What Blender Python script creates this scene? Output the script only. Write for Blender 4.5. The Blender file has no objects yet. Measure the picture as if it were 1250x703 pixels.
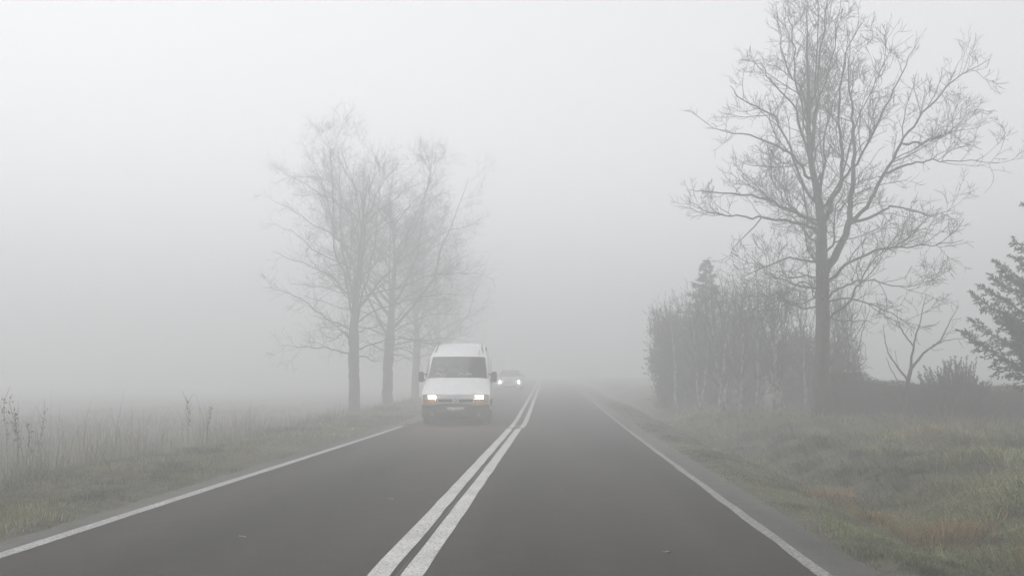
import bpy, math, random
import numpy as np
from mathutils import Vector

SC = bpy.context.scene
COL = SC.collection
R = math.radians

# ------------------------------------------------------------------ camera, sky, sun, exposure
cam = bpy.data.cameras.new('camera')
camo = bpy.data.objects.new('camera', cam); COL.objects.link(camo)
cam.sensor_width = 36.0
cam.lens = 33.12
cam.clip_start = 0.05; cam.clip_end = 3000
camo.location = (0, 0, 1.4)
camo.rotation_euler = (R(90 + 5.39), 0, R(2.677))
SC.camera = camo

SUN_EL, SUN_AZ = R(70), R(-55)
world = bpy.data.worlds.new('World'); SC.world = world
world.use_nodes = True
nt = world.node_tree; nt.nodes.clear()
out = nt.nodes.new('ShaderNodeOutputWorld'); bg = nt.nodes.new('ShaderNodeBackground')
sky = nt.nodes.new('ShaderNodeTexSky'); sky.sky_type = 'NISHITA'; sky.sun_disc = False
sky.sun_elevation = SUN_EL; sky.sun_rotation = SUN_AZ
sky.air_density = 1.0; sky.dust_density = 1.0; sky.ozone_density = 1.0
hs = nt.nodes.new('ShaderNodeHueSaturation'); hs.inputs['Saturation'].default_value = 0.08
nt.links.new(sky.outputs[0], hs.inputs['Color']); nt.links.new(hs.outputs[0], bg.inputs[0])
bg.inputs[1].default_value = 0.10
nt.links.new(bg.outputs[0], out.inputs[0])

sl = bpy.data.lights.new('sun', 'SUN'); sl.energy = 0.6; sl.angle = R(40); sl.color = (1.0, 0.985, 0.96)
so = bpy.data.objects.new('sun', sl); COL.objects.link(so)
sd = Vector((math.sin(SUN_AZ) * math.cos(SUN_EL), math.cos(SUN_AZ) * math.cos(SUN_EL), math.sin(SUN_EL)))
so.rotation_euler = sd.to_track_quat('Z', 'Y').to_euler(); so.location = (-10, 20, 40)

vs = SC.view_settings
SC.display_settings.display_device = 'sRGB'
vs.view_transform = 'Standard'; vs.look = 'None'; vs.gamma = 1; vs.use_curve_mapping = False
vs.exposure = 1.14
cy = SC.cycles
cy.use_denoising = True
try: cy.denoiser = 'OPENIMAGEDENOISE'
except Exception: pass
cy.max_bounces = 8; cy.volume_bounces = 5; cy.diffuse_bounces = 3; cy.glossy_bounces = 3
cy.transparent_max_bounces = 12; cy.transmission_bounces = 4
cy.use_adaptive_sampling = False
cy.sample_clamp_indirect = 4.0
FOG = 0.0275

# ------------------------------------------------------------------ helpers
def mesh_obj(name, V, F, mat, parent=None, smooth=False, col=None):
    """F: list of integer arrays, each (n, 3) or (n, 4)."""
    V = np.asarray(V, dtype=np.float32).reshape(-1, 3)
    me = bpy.data.meshes.new(name)
    me.vertices.add(len(V)); me.vertices.foreach_set('co', V.ravel())
    idx = []; tot = []
    for f in F:
        f = np.asarray(f, dtype=np.int32)
        if f.size == 0: continue
        idx.append(f.ravel()); tot.append(np.full(len(f), f.shape[1], np.int32))
    idx = np.concatenate(idx); tot = np.concatenate(tot)
    me.loops.add(len(idx)); me.loops.foreach_set('vertex_index', idx)
    me.polygons.add(len(tot))
    st = np.zeros(len(tot), np.int32); st[1:] = np.cumsum(tot)[:-1]
    me.polygons.foreach_set('loop_start', st)
    me.update(calc_edges=True); me.validate()
    if smooth: me.polygons.foreach_set('use_smooth', np.ones(len(me.polygons), bool))
    if col is not None:
        at = me.attributes.new('tint', 'FLOAT_COLOR', 'POINT')
        c = np.ones((len(V), 4), np.float32); c[:, :3] = col
        at.data.foreach_set('color', c.ravel())
    if mat is not None: me.materials.append(mat)
    o = bpy.data.objects.new(name, me); COL.objects.link(o)
    if parent is not None: o.parent = parent
    return o

def empty(name, loc, rz=0):
    o = bpy.data.objects.new(name, None); COL.objects.link(o)
    o.location = loc; o.rotation_euler = (0, 0, rz); o.empty_display_size = 0.2
    return o

def tag(o, label=None, cat=None, group=None, kind=None):
    if label: o['label'] = label
    if cat: o['category'] = cat
    if group: o['group'] = group
    if kind: o['kind'] = kind
    return o

def copy_tree(o, parent=None):
    c = o.copy(); COL.objects.link(c); c.parent = parent
    for ch in list(o.children): copy_tree(ch, c)
    return c

class MB:
    """collects pieces for ONE mesh"""
    def __init__(s): s.V = []; s.Q = []; s.T = []; s.n = 0
    def add(s, V, Q=None, T=None):
        V = np.asarray(V, float).reshape(-1, 3)
        if Q is not None and len(Q): s.Q.append(np.asarray(Q, np.int32) + s.n)
        if T is not None and len(T): s.T.append(np.asarray(T, np.int32) + s.n)
        s.V.append(V); s.n += len(V); return s
    def box(s, c, d, rz=0, rx=0):
        c = np.array(c, float); h = np.array(d, float) / 2
        v = np.array([[x, y, z] for z in (-1, 1) for y in (-1, 1) for x in (-1, 1)], float) * h
        if rx:
            m = np.array([[1, 0, 0], [0, math.cos(rx), -math.sin(rx)], [0, math.sin(rx), math.cos(rx)]]); v = v @ m.T
        if rz:
            m = np.array([[math.cos(rz), -math.sin(rz), 0], [math.sin(rz), math.cos(rz), 0], [0, 0, 1]]); v = v @ m.T
        return s.add(v + c, [[0, 2, 3, 1], [4, 5, 7, 6], [0, 1, 5, 4], [2, 6, 7, 3], [0, 4, 6, 2], [1, 3, 7, 5]])
    def tube(s, pts, rad, n=6, cap=False):
        P = np.asarray(pts, float); m = len(P); rad = np.asarray(rad, float) * np.ones(m)
        t = np.gradient(P, axis=0); t /= np.linalg.norm(t, axis=1)[:, None] + 1e-9
        ref = np.array([0, 0, 1.]) if abs(t[0, 2]) < 0.8 else np.array([1., 0.13, 0])
        u = np.cross(t, ref); u /= np.linalg.norm(u, axis=1)[:, None] + 1e-9
        w = np.cross(t, u)
        a = np.arange(n) * 2 * math.pi / n
        V = P[:, None] + rad[:, None, None] * (np.cos(a)[None, :, None] * u[:, None] + np.sin(a)[None, :, None] * w[:, None])
        i = np.arange(m - 1)[:, None] * n; j = np.arange(n)[None]; k = (j + 1) % n
        Q = np.stack([i + j, i + k, i + n + k, i + n + j], -1).reshape(-1, 4)
        V = V.reshape(-1, 3); T = None
        if cap:
            V = np.vstack([V, P[0], P[-1]]); b = m * n; jj = np.arange(n); kk = (jj + 1) % n
            T = np.vstack([np.stack([np.full(n, b), kk, jj], -1), np.stack([np.full(n, b + 1), (m - 1) * n + jj, (m - 1) * n + kk], -1)])
        return s.add(V, Q, T)
    def grid(s, G, flip=False):
        G = np.asarray(G, float); a, b = G.shape[:2]
        i = np.arange(a - 1)[:, None] * b; j = np.arange(b - 1)[None]
        Q = np.stack([i + j, i + j + 1, i + b + j + 1, i + b + j], -1).reshape(-1, 4)
        if flip: Q = Q[:, ::-1]
        return s.add(G.reshape(-1, 3), Q)
    def lathe(s, prof, n=24, c=(0, 0, 0), axis='x'):
        """prof: (r, a) pairs, spun about the axis"""
        p = np.asarray(prof, float); m = len(p); a = np.arange(n) * 2 * math.pi / n
        ca, sa = np.cos(a), np.sin(a)
        G = np.zeros((m, n, 3))
        G[..., 1] = p[:, :1] * ca; G[..., 2] = p[:, :1] * sa; G[..., 0] = p[:, 1:2]
        if axis == 'y': G = G[..., [1, 0, 2]]
        if axis == 'z': G = G[..., [1, 2, 0]]
        i = np.arange(m - 1)[:, None] * n; j = np.arange(n)[None]; k = (j + 1) % n
        Q = np.stack([i + j, i + k, i + n + k, i + n + j], -1).reshape(-1, 4)
        return s.add(G.reshape(-1, 3) + np.array(c), Q)
    def build(s, name, mat, parent=None, smooth=False, col=None):
        F = []
        if s.Q: F.append(np.vstack(s.Q))
        if s.T: F.append(np.vstack(s.T))
        return mesh_obj(name, np.vstack(s.V), F, mat, parent, smooth, col)

_tab = np.random.RandomState(7).rand(256, 256)
def vnoise(x, y, scale=1.0, seed=0):
    x = np.asarray(x, float) / scale + seed * 17.31; y = np.asarray(y, float) / scale + seed * 9.73
    xi = np.floor(x).astype(int); yi = np.floor(y).astype(int); fx = x - xi; fy = y - yi
    fx = fx * fx * (3 - 2 * fx); fy = fy * fy * (3 - 2 * fy)
    g = lambda a, b: _tab[a & 255, b & 255]
    return (g(xi, yi) * (1 - fx) + g(xi + 1, yi) * fx) * (1 - fy) + (g(xi, yi + 1) * (1 - fx) + g(xi + 1, yi + 1) * fx) * fy - 0.5

# ------------------------------------------------------------------ materials
def mat_new(name):
    m = bpy.data.materials.new(name); m.use_nodes = True
    n = m.node_tree; b = n.nodes['Principled BSDF']
    return m, n, b

def mat(name, c, rough=0.6, metal=0.0, var=0.0, scale=8.0, bump=0.0, bscale=60.0, c2=None, spec=0.5, detail=4):
    m, n, b = mat_new(name)
    b.inputs['Roughness'].default_value = rough; b.inputs['Metallic'].default_value = metal
    b.inputs['Specular IOR Level'].default_value = spec
    b.inputs['Base Color'].default_value = (*c, 1)
    tc = n.nodes.new('ShaderNodeTexCoord')
    if var > 0 or c2:
        ns = n.nodes.new('ShaderNodeTexNoise'); ns.inputs['Scale'].default_value = scale; ns.inputs['Detail'].default_value = detail
        n.links.new(tc.outputs['Object'], ns.inputs['Vector'])
        rp = n.nodes.new('ShaderNodeValToRGB')
        a = c if c2 else tuple(x * (1 - var) for x in c)
        e = c2 if c2 else tuple(min(1, x * (1 + var)) for x in c)
        rp.color_ramp.elements[0].color = (*a, 1); rp.color_ramp.elements[1].color = (*e, 1)
        rp.color_ramp.elements[0].position = 0.32; rp.color_ramp.elements[1].position = 0.68
        n.links.new(ns.outputs['Fac'], rp.inputs[0]); n.links.new(rp.outputs[0], b.inputs['Base Color'])
    if bump > 0:
        nb = n.nodes.new('ShaderNodeTexNoise'); nb.inputs['Scale'].default_value = bscale; nb.inputs['Detail'].default_value = 3
        n.links.new(tc.outputs['Object'], nb.inputs['Vector'])
        bp = n.nodes.new('ShaderNodeBump'); bp.inputs['Strength'].default_value = bump; bp.inputs['Distance'].default_value = 0.02
        n.links.new(nb.outputs['Fac'], bp.inputs['Height']); n.links.new(bp.outputs[0], b.inputs['Normal'])
    return m

def mat_tint(name, rough=0.8, transl=0.25):
    m, n, b = mat_new(name)
    b.inputs['Roughness'].default_value = rough; b.inputs['Specular IOR Level'].default_value = 0.06
    at = n.nodes.new('ShaderNodeAttribute'); at.attribute_name = 'tint'
    n.links.new(at.outputs['Color'], b.inputs['Base Color'])
    tr = n.nodes.new('ShaderNodeBsdfTranslucent'); n.links.new(at.outputs['Color'], tr.inputs[0])
    mx = n.nodes.new('ShaderNodeMixShader'); mx.inputs[0].default_value = transl
    o = n.nodes['Material Output']
    n.links.new(b.outputs[0], mx.inputs[1]); n.links.new(tr.outputs[0], mx.inputs[2]); n.links.new(mx.outputs[0], o.inputs['Surface'])
    return m

def mat_emit(name, c, s):
    m, n, b = mat_new(name)
    b.inputs['Base Color'].default_value = (*c, 1)
    b.inputs['Emission Color'].default_value = (*c, 1); b.inputs['Emission Strength'].default_value = s
    return m

def mat_glass(name, tint=0.55, refl=0.25, rough=0.06):
    m, n, b = mat_new(name); n.nodes.remove(b)
    t = n.nodes.new('ShaderNodeBsdfTransparent'); t.inputs[0].default_value = (tint, tint * 1.01, tint * 1.01, 1)
    g = n.nodes.new('ShaderNodeBsdfGlossy'); g.inputs['Roughness'].default_value = rough; g.inputs[0].default_value = (0.95, 0.96, 0.97, 1)
    mx = n.nodes.new('ShaderNodeMixShader'); lw = n.nodes.new('ShaderNodeLayerWeight'); lw.inputs[0].default_value = refl
    n.links.new(lw.outputs['Fresnel'], mx.inputs[0]); n.links.new(t.outputs[0], mx.inputs[1]); n.links.new(g.outputs[0], mx.inputs[2])
    n.links.new(mx.outputs[0], n.nodes['Material Output'].inputs['Surface'])
    return m

def mat_asphalt(name, c, speck=0.35):
    m, n, b = mat_new(name); L = n.links
    tc = n.nodes.new('ShaderNodeTexCoord')
    big = n.nodes.new('ShaderNodeTexNoise'); big.inputs['Scale'].default_value = 0.35; big.inputs['Detail'].default_value = 5
    mp = n.nodes.new('ShaderNodeMapping'); mp.inputs['Scale'].default_value = (2.6, 0.22, 1)   # wear runs along the road
    L.new(tc.outputs['Object'], mp.inputs[0]); L.new(mp.outputs[0], big.inputs['Vector'])
    fine = n.nodes.new('ShaderNodeTexNoise'); fine.inputs['Scale'].default_value = 140; fine.inputs['Detail'].default_value = 2
    grn = n.nodes.new('ShaderNodeTexNoise'); grn.inputs['Scale'].default_value = 26; grn.inputs['Detail'].default_value = 4; L.new(tc.outputs['Object'], grn.inputs['Vector'])
    L.new(tc.outputs['Object'], fine.inputs['Vector'])
    mid = n.nodes.new('ShaderNodeTexNoise'); mid.inputs['Scale'].default_value = 3.0; mid.inputs['Detail'].default_value = 6
    L.new(tc.outputs['Object'], mid.inputs['Vector'])
    def rng(src, lo, hi):
        r = n.nodes.new('ShaderNodeMapRange'); r.inputs['From Min'].default_value = 0.3; r.inputs['From Max'].default_value = 0.7
        r.inputs['To Min'].default_value = lo; r.inputs['To Max'].default_value = hi; L.new(src, r.inputs['Value']); return r.outputs[0]
    f1 = rng(big.outputs['Fac'], 0.55, 1.5); f2 = rng(fine.outputs['Fac'], 1 - speck, 1 + speck); f3 = rng(mid.outputs['Fac'], 0.82, 1.18)
    m1 = n.nodes.new('ShaderNodeMath'); m1.operation = 'MULTIPLY'; L.new(f1, m1.inputs[0]); L.new(f2, m1.inputs[1])
    m2 = n.nodes.new('ShaderNodeMath'); m2.operation = 'MULTIPLY'; L.new(m1.outputs[0], m2.inputs[0]); L.new(f3, m2.inputs[1])
    vm = n.nodes.new('ShaderNodeVectorMath'); vm.operation = 'SCALE'; vm.inputs[0].default_value = c; m3 = n.nodes.new('ShaderNodeMath'); m3.operation = 'MULTIPLY'; L.new(m2.outputs[0], m3.inputs[0]); L.new(rng(grn.outputs['Fac'], 0.75, 1.28), m3.inputs[1]); L.new(m3.outputs[0], vm.inputs['Scale'])
    L.new(vm.outputs[0], b.inputs['Base Color'])
    b.inputs['Roughness'].default_value = 0.85; b.inputs['Specular IOR Level'].default_value = 0.25
    bp = n.nodes.new('ShaderNodeBump'); bp.inputs['Strength'].default_value = 0.35; bp.inputs['Distance'].default_value = 0.006
    L.new(fine.outputs['Fac'], bp.inputs['Height']); L.new(bp.outputs[0], b.inputs['Normal'])
    return m

def mat_paint_line(name, c, worn, amount):
    m, n, b = mat_new(name); L = n.links
    tc = n.nodes.new('ShaderNodeTexCoord')
    a = n.nodes.new('ShaderNodeTexNoise'); a.inputs['Scale'].default_value = 35; a.inputs['Detail'].default_value = 6; a.inputs['Roughness'].default_value = 0.75
    L.new(tc.outputs['Object'], a.inputs['Vector'])
    rp = n.nodes.new('ShaderNodeValToRGB'); e = rp.color_ramp.elements
    e[0].position = amount; e[0].color = (*worn, 1); e[1].position = amount + 0.16; e[1].color = (*c, 1)
    L.new(a.outputs['Fac'], rp.inputs[0])
    d = n.nodes.new('ShaderNodeTexNoise'); d.inputs['Scale'].default_value = 2.2; d.inputs['Detail'].default_value = 5
    L.new(tc.outputs['Object'], d.inputs['Vector'])
    r = n.nodes.new('ShaderNodeMapRange'); r.inputs['From Min'].default_value = 0.3; r.inputs['From Max'].default_value = 0.7
    r.inputs['To Min'].default_value = 0.78; r.inputs['To Max'].default_value = 1.05; L.new(d.outputs['Fac'], r.inputs['Value'])
    vm = n.nodes.new('ShaderNodeVectorMath'); vm.operation = 'SCALE'; L.new(rp.outputs[0], vm.inputs[0]); L.new(r.outputs[0], vm.inputs['Scale'])
    L.new(vm.outputs[0], b.inputs['Base Color']); b.inputs['Roughness'].default_value = 0.7
    return m

M = {}
M['soil'] = mat('soil', (0.04, 0.038, 0.026), 0.95, c2=(0.10, 0.094, 0.062), scale=5.5, bump=0.6, bscale=25)
M['asphalt'] = mat_asphalt('asphalt', (0.031, 0.0265, 0.0215))
M['shoulder'] = mat_asphalt('shoulder_asphalt', (0.088, 0.086, 0.075), 0.45)
M['line'] = mat_paint_line('line_paint', (0.60, 0.60, 0.575), (0.20, 0.19, 0.18), 0.37)
M['edge'] = mat_paint_line('edge_paint', (0.50, 0.50, 0.48), (0.14, 0.135, 0.13), 0.40)
M['edge2'] = mat_paint_line('dirty_edge_paint', (0.40, 0.40, 0.38), (0.10, 0.098, 0.092), 0.44)
M['worn'] = mat_paint_line('worn_paint', (0.40, 0.40, 0.39), (0.11, 0.105, 0.1), 0.48)
M['tar'] = mat('tar', (0.03, 0.03, 0.03), 0.6, var=0.3, scale=12)
M['bark'] = mat('bark', (0.035, 0.032, 0.026), 0.95, c2=(0.085, 0.08, 0.062), scale=9, bump=0.9, bscale=22)
M['twig'] = mat('twig_bark', (0.045, 0.04, 0.033), 0.9)
M['birch'] = mat('birch_bark', (0.045, 0.042, 0.038), 0.8, c2=(0.55, 0.54, 0.51), scale=5)
M['grass'] = mat_tint('grass_blade'); M['leaf'] = mat_tint('leaf', 0.75, 0.2)
M['white'] = mat('van_white_paint', (0.72, 0.73, 0.74), 0.28, var=0.05, scale=2.5)
M['plastic'] = mat('dark_plastic', (0.036, 0.037, 0.037), 0.65, var=0.25, scale=6)
M['black'] = mat('black_trim', (0.02, 0.02, 0.021), 0.6)
M['rubber'] = mat('tyre_rubber', (0.025, 0.025, 0.025), 0.85, var=0.3, scale=20)
M['steel'] = mat('wheel_steel', (0.25, 0.25, 0.25), 0.5, metal=0.6, var=0.2)
M['chrome'] = mat('chrome', (0.6, 0.6, 0.61), 0.25, metal=0.9)
M['cabin'] = mat('cabin_fabric', (0.05, 0.052, 0.056), 0.9, var=0.2)
M['dash'] = mat('dashboard_plastic', (0.07, 0.07, 0.072), 0.7)
M['paper'] = mat('white_paper', (0.8, 0.8, 0.78), 0.8)
M['glass'] = mat_glass('windscreen_glass', 0.62, 0.30)
M['lens'] = mat_glass('lamp_glass', 0.9, 0.15)
M['lamp'] = mat_emit('lit_bulb_warm', (1.0, 0.78, 0.44), 55.0)
M['lampw'] = mat_emit('lit_bulb_white', (1.0, 0.96, 0.88), 220.0)
M['amber'] = mat('amber_lens', (0.42, 0.2, 0.12), 0.3)
M['plate'] = mat('plate_white', (0.75, 0.75, 0.73), 0.5)
M['ink'] = mat('plate_ink', (0.02, 0.02, 0.02), 0.5)
M['eu'] = mat('plate_blue', (0.02, 0.05, 0.3), 0.5)
M['carpaint'] = mat('grey_car_paint', (0.42, 0.425, 0.43), 0.3, metal=0.1, var=0.05)

# ------------------------------------------------------------------ the lie of the land
def zr(y):
    """height of the road along y: level, then a gentle climb"""
    y = np.asarray(y, float)
    ys = np.arange(-700, 1400, 2.0)
    g = np.interp(ys, [24, 34, 95, 150], [0, 0.0125, 0.0125, 0])
    return np.interp(y, ys, np.cumsum(g) * 2.0)
def xo(y):
    y = np.asarray(y, float)
    return -0.009 * np.clip(y - 30, 0, 400) - 0.00003 * np.clip(y - 40, 0, 300) ** 2

def gz(x, y):
    x = np.asarray(x, float); y = np.asarray(y, float)
    r = x - xo(y)
    b = np.interp(r, [-400, -40, -12, -9.4, -8.4, -7.2, -6.0, -5.05, -4.78, -4.6, 2.2, 2.33, 2.6, 3.2, 3.65, 3.95, 4.7, 6.0, 9, 40, 400],
                  [-0.55, -0.55, -0.52, -0.46, -0.30, -0.05, 0.02, 0.035, 0.01, -0.05, -0.05, 0.01, 0.03, -0.07, -0.30, -0.28, 0.06, 0.22, 0.2, 0.2, 0.2])
    wgt = np.interp(r, [-9, -6.5, -5, -4.7, 2.3, 2.7, 4.4, 6], [1.4, 1.2, .5, 0, 0, .5, 1.7, 1.8])
    n = 0.16 * vnoise(x, y, 1.7, 1) + 0.09 * vnoise(x, y, 0.6, 2) + 0.035 * vnoise(x, y, 0.25, 3)
    return zr(y) * np.interp(r, [-12, -6.5], [0.1, 1]) + b + wgt * n

def axis_pts(lo, hi, far_lo, far_hi, step):
    a = list(np.arange(lo, hi + 1e-6, step)); s = step
    x = hi
    while x < far_hi: s *= 1.16; x += s; a.append(x)
    s = step; x = lo; pre = []
    while x > far_lo: s *= 1.16; x -= s; pre.append(x)
    return np.array(pre[::-1] + a)
gx = axis_pts(-13, 14, -640, 640, 0.16); gy = axis_pts(4, 36, -500, 900, 0.16)
GX, GY = np.meshgrid(gx, gy, indexing='xy')
gr = MB().grid(np.stack([GX, GY, gz(GX, GY)], -1)).build('ground', M['soil'], smooth=True)
tag(gr, 'rough frosty grass ground on both sides of the road', kind='structure')

ry = np.concatenate([np.arange(-40, 160, 0.8), np.arange(160, 700, 12)])
def strip(name, a, b, y0, y1, m, dz, parent=None, jit_a=0, jit_b=0, dy=0.8, seed=0):
    yy = np.concatenate([np.arange(y0, min(y1, 160), dy), np.arange(160, y1, 12)]) if y1 > 160 else np.arange(y0, y1 + dy * .5, dy)
    if len(yy) < 2: yy = np.array([y0, y1])
    ca = a + jit_a * vnoise(yy, yy * 0 + seed, 0.7, 4 + seed) ; cb = b + jit_b * vnoise(yy, yy * 0 + seed, 0.6, 9 + seed)
    k = np.linspace(0, 1, 5 if b - a > 1 else 2)
    X = (ca + xo(yy))[:, None] * (1 - k) + (cb + xo(yy))[:, None] * k
    G = np.stack([X, np.repeat(yy[:, None], len(k), 1), np.repeat((zr(yy) + dz)[:, None], len(k), 1)], -1)
    return MB().grid(G).build(name, m, parent)
road = strip('road', -4.47, 1.95, -40, 700, M['asphalt'], 0.0)
tag(road, 'grey asphalt two-lane road running into the fog', kind='structure')
s1 = strip('road_shoulder', -4.80, -4.47, -40, 700, M['shoulder'], -0.001, jit_a=0.30, dy=0.12, seed=1)
tag(s1, 'narrow asphalt shoulder beside the weedy field', kind='structure')
s2 = strip('road_shoulder', 1.95, 2.37, -40, 700, M['shoulder'], -0.001, jit_b=0.26, dy=0.12, seed=2)
tag(s2, 'narrow asphalt shoulder beside the ditch', kind='structure')
strip('edge_line', -4.455, -4.31, -40, 26.9, M['edge'], 0.004, road, 0.012, 0.012, 0.3, 1)
strip('edge_line', -4.44, -4.31, 28.3, 300, M['worn'], 0.004, road, 0.02, 0.02, 0.3, 2)
strip('edge_line', 1.84, 1.94, -40, 300, M['edge2'], 0.004, road, 0.035, 0.02, 0.25, 3)
# double centre line: freshly painted up to the seam, older beyond it
strip('centre_line', -1.345, -1.185, -40, 25.7, M['line'], 0.004, road, 0.02, 0.016, 0.25, 4)
strip('centre_line', -1.11, -0.95, -40, 25.7, M['line'], 0.004, road, 0.016, 0.02, 0.25, 5)
strip('centre_line', -1.33, -1.20, 26.2, 300, M['line'], 0.004, road, 0.02, 0.016, 0.3, 6)
strip('centre_line', -1.02, -0.88, 26.2, 300, M['line'], 0.004, road, 0.016, 0.02, 0.3, 7)
for a, b, y0, y1 in ((-1.34, -1.22, 25.72, 26.15), (-1.06, -0.93, 25.75, 26.1), (-1.22, -1.05, 26.5, 27.3)):
    strip('worn_mark', a, b, y0, y1, M['worn'], 0.0035, road, 0.03, 0.03, 0.1, 8)
strip('tar_seam', -4.46, 1.94, 26.16, 26.2, M['tar'], 0.002, road, dy=0.02)
strip('tar_seam', -1.145, -1.13, -20, 26, M['tar'], 0.002, road, 0.02, 0.02, 0.3, 11)

# ------------------------------------------------------------------ branching
def norm(v): return v / (np.linalg.norm(v) + 1e-9)

def smooth_path(pts, n, rng, jit=0.0):
    P = np.asarray(pts, float); m = len(P)
    t = np.linspace(0, m - 1, n); o = np.zeros((n, 3))
    Pe = np.vstack([2 * P[0] - P[1], P, 2 * P[-1] - P[-2]])
    for k, tt in enumerate(t):
        i = min(int(tt), m - 2); u = tt - i; a, b, c, d = Pe[i:i + 4]
        o[k] = 0.5 * (2 * b + (c - a) * u + (2 * a - 5 * b + 4 * c - d) * u * u + (3 * b - a - 3 * c + d) * u ** 3)
    if jit: o[1:] += rng.normal(0, jit, (n - 1, 3))
    return o

def perp_rand(d, rng, up=0.0):
    v = rng.normal(0, 1, 3); v[2] += up; v -= d * np.dot(v, d); return norm(v)

TWIG = 1.0
def spawn(mb, rng, P, rad, lvl, dens, lens, angs, trop, start=0.2, minr=0.0055):
    """side shoots along a branch path, recursively"""
    seg = np.linalg.norm(np.diff(P, axis=0), axis=1); L = seg.sum(); cum = np.concatenate([[0], np.cumsum(seg)])
    n = rng.poisson(max(0.4, dens[lvl] * L * (1 - start)))
    for _ in range(n):
        s = (start + (1 - start) * rng.rand() ** 0.85) * L
        i = min(np.searchsorted(cum, s) - 1, len(P) - 2); i = max(i, 0)
        u = (s - cum[i]) / (seg[i] + 1e-9); p = P[i] * (1 - u) + P[i + 1] * u
        d = norm(P[i + 1] - P[i]); r = rad[i] * (1 - u) + rad[i + 1] * u
        a = R(rng.uniform(*angs)); cd = norm(math.cos(a) * d + math.sin(a) * perp_rand(d, rng, 0.35))
        ln = lens[lvl] * rng.uniform(0.45, 1.15) * (1.15 - 0.55 * s / L)
        if lvl == 0: ln = min(ln, 0.75 * L)
        k = 5 if lvl == 0 else (4 if lvl == 1 else 3)
        pts = [p]; st = ln / k
        for q in range(k):
            cd = norm(cd + rng.normal(0, 0.2, 3) + np.array([0, 0, trop])); pts.append(pts[-1] + cd * st)
        pts = np.array(pts); r0 = max(minr, min(r * 0.6, (0.0095 * ln + 0.003) * TWIG)); rr = np.linspace(r0, max(minr * 0.8, r0 * 0.4), k + 1)
        mb.tube(pts, rr, 4 if lvl == 0 else 3)
        if lvl + 1 < len(dens): spawn(mb, rng, pts, rr, lvl + 1, dens, lens, angs, trop, 0.12, minr)

def limb_parts(root, pts, r0, r1, rng, dens, lens, angs=(28, 62), trop=0.07, n=12, jit=0.025, mat_l='bark', minr=0.0055, start=0.2, name='limb'):
    P = smooth_path(pts, n, rng, jit); rad = np.linspace(r0, r1, n)
    o = MB().tube(P, rad, 6, True).build(name, M[mat_l], root, True)
    mb = MB(); spawn(mb, rng, P, rad, 0, dens, lens, angs, trop, start, minr)
    if mb.n:
        t = mb.build('twigs', M['twig'], o); t['kind'] = 'stuff'
    return P, rad

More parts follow.
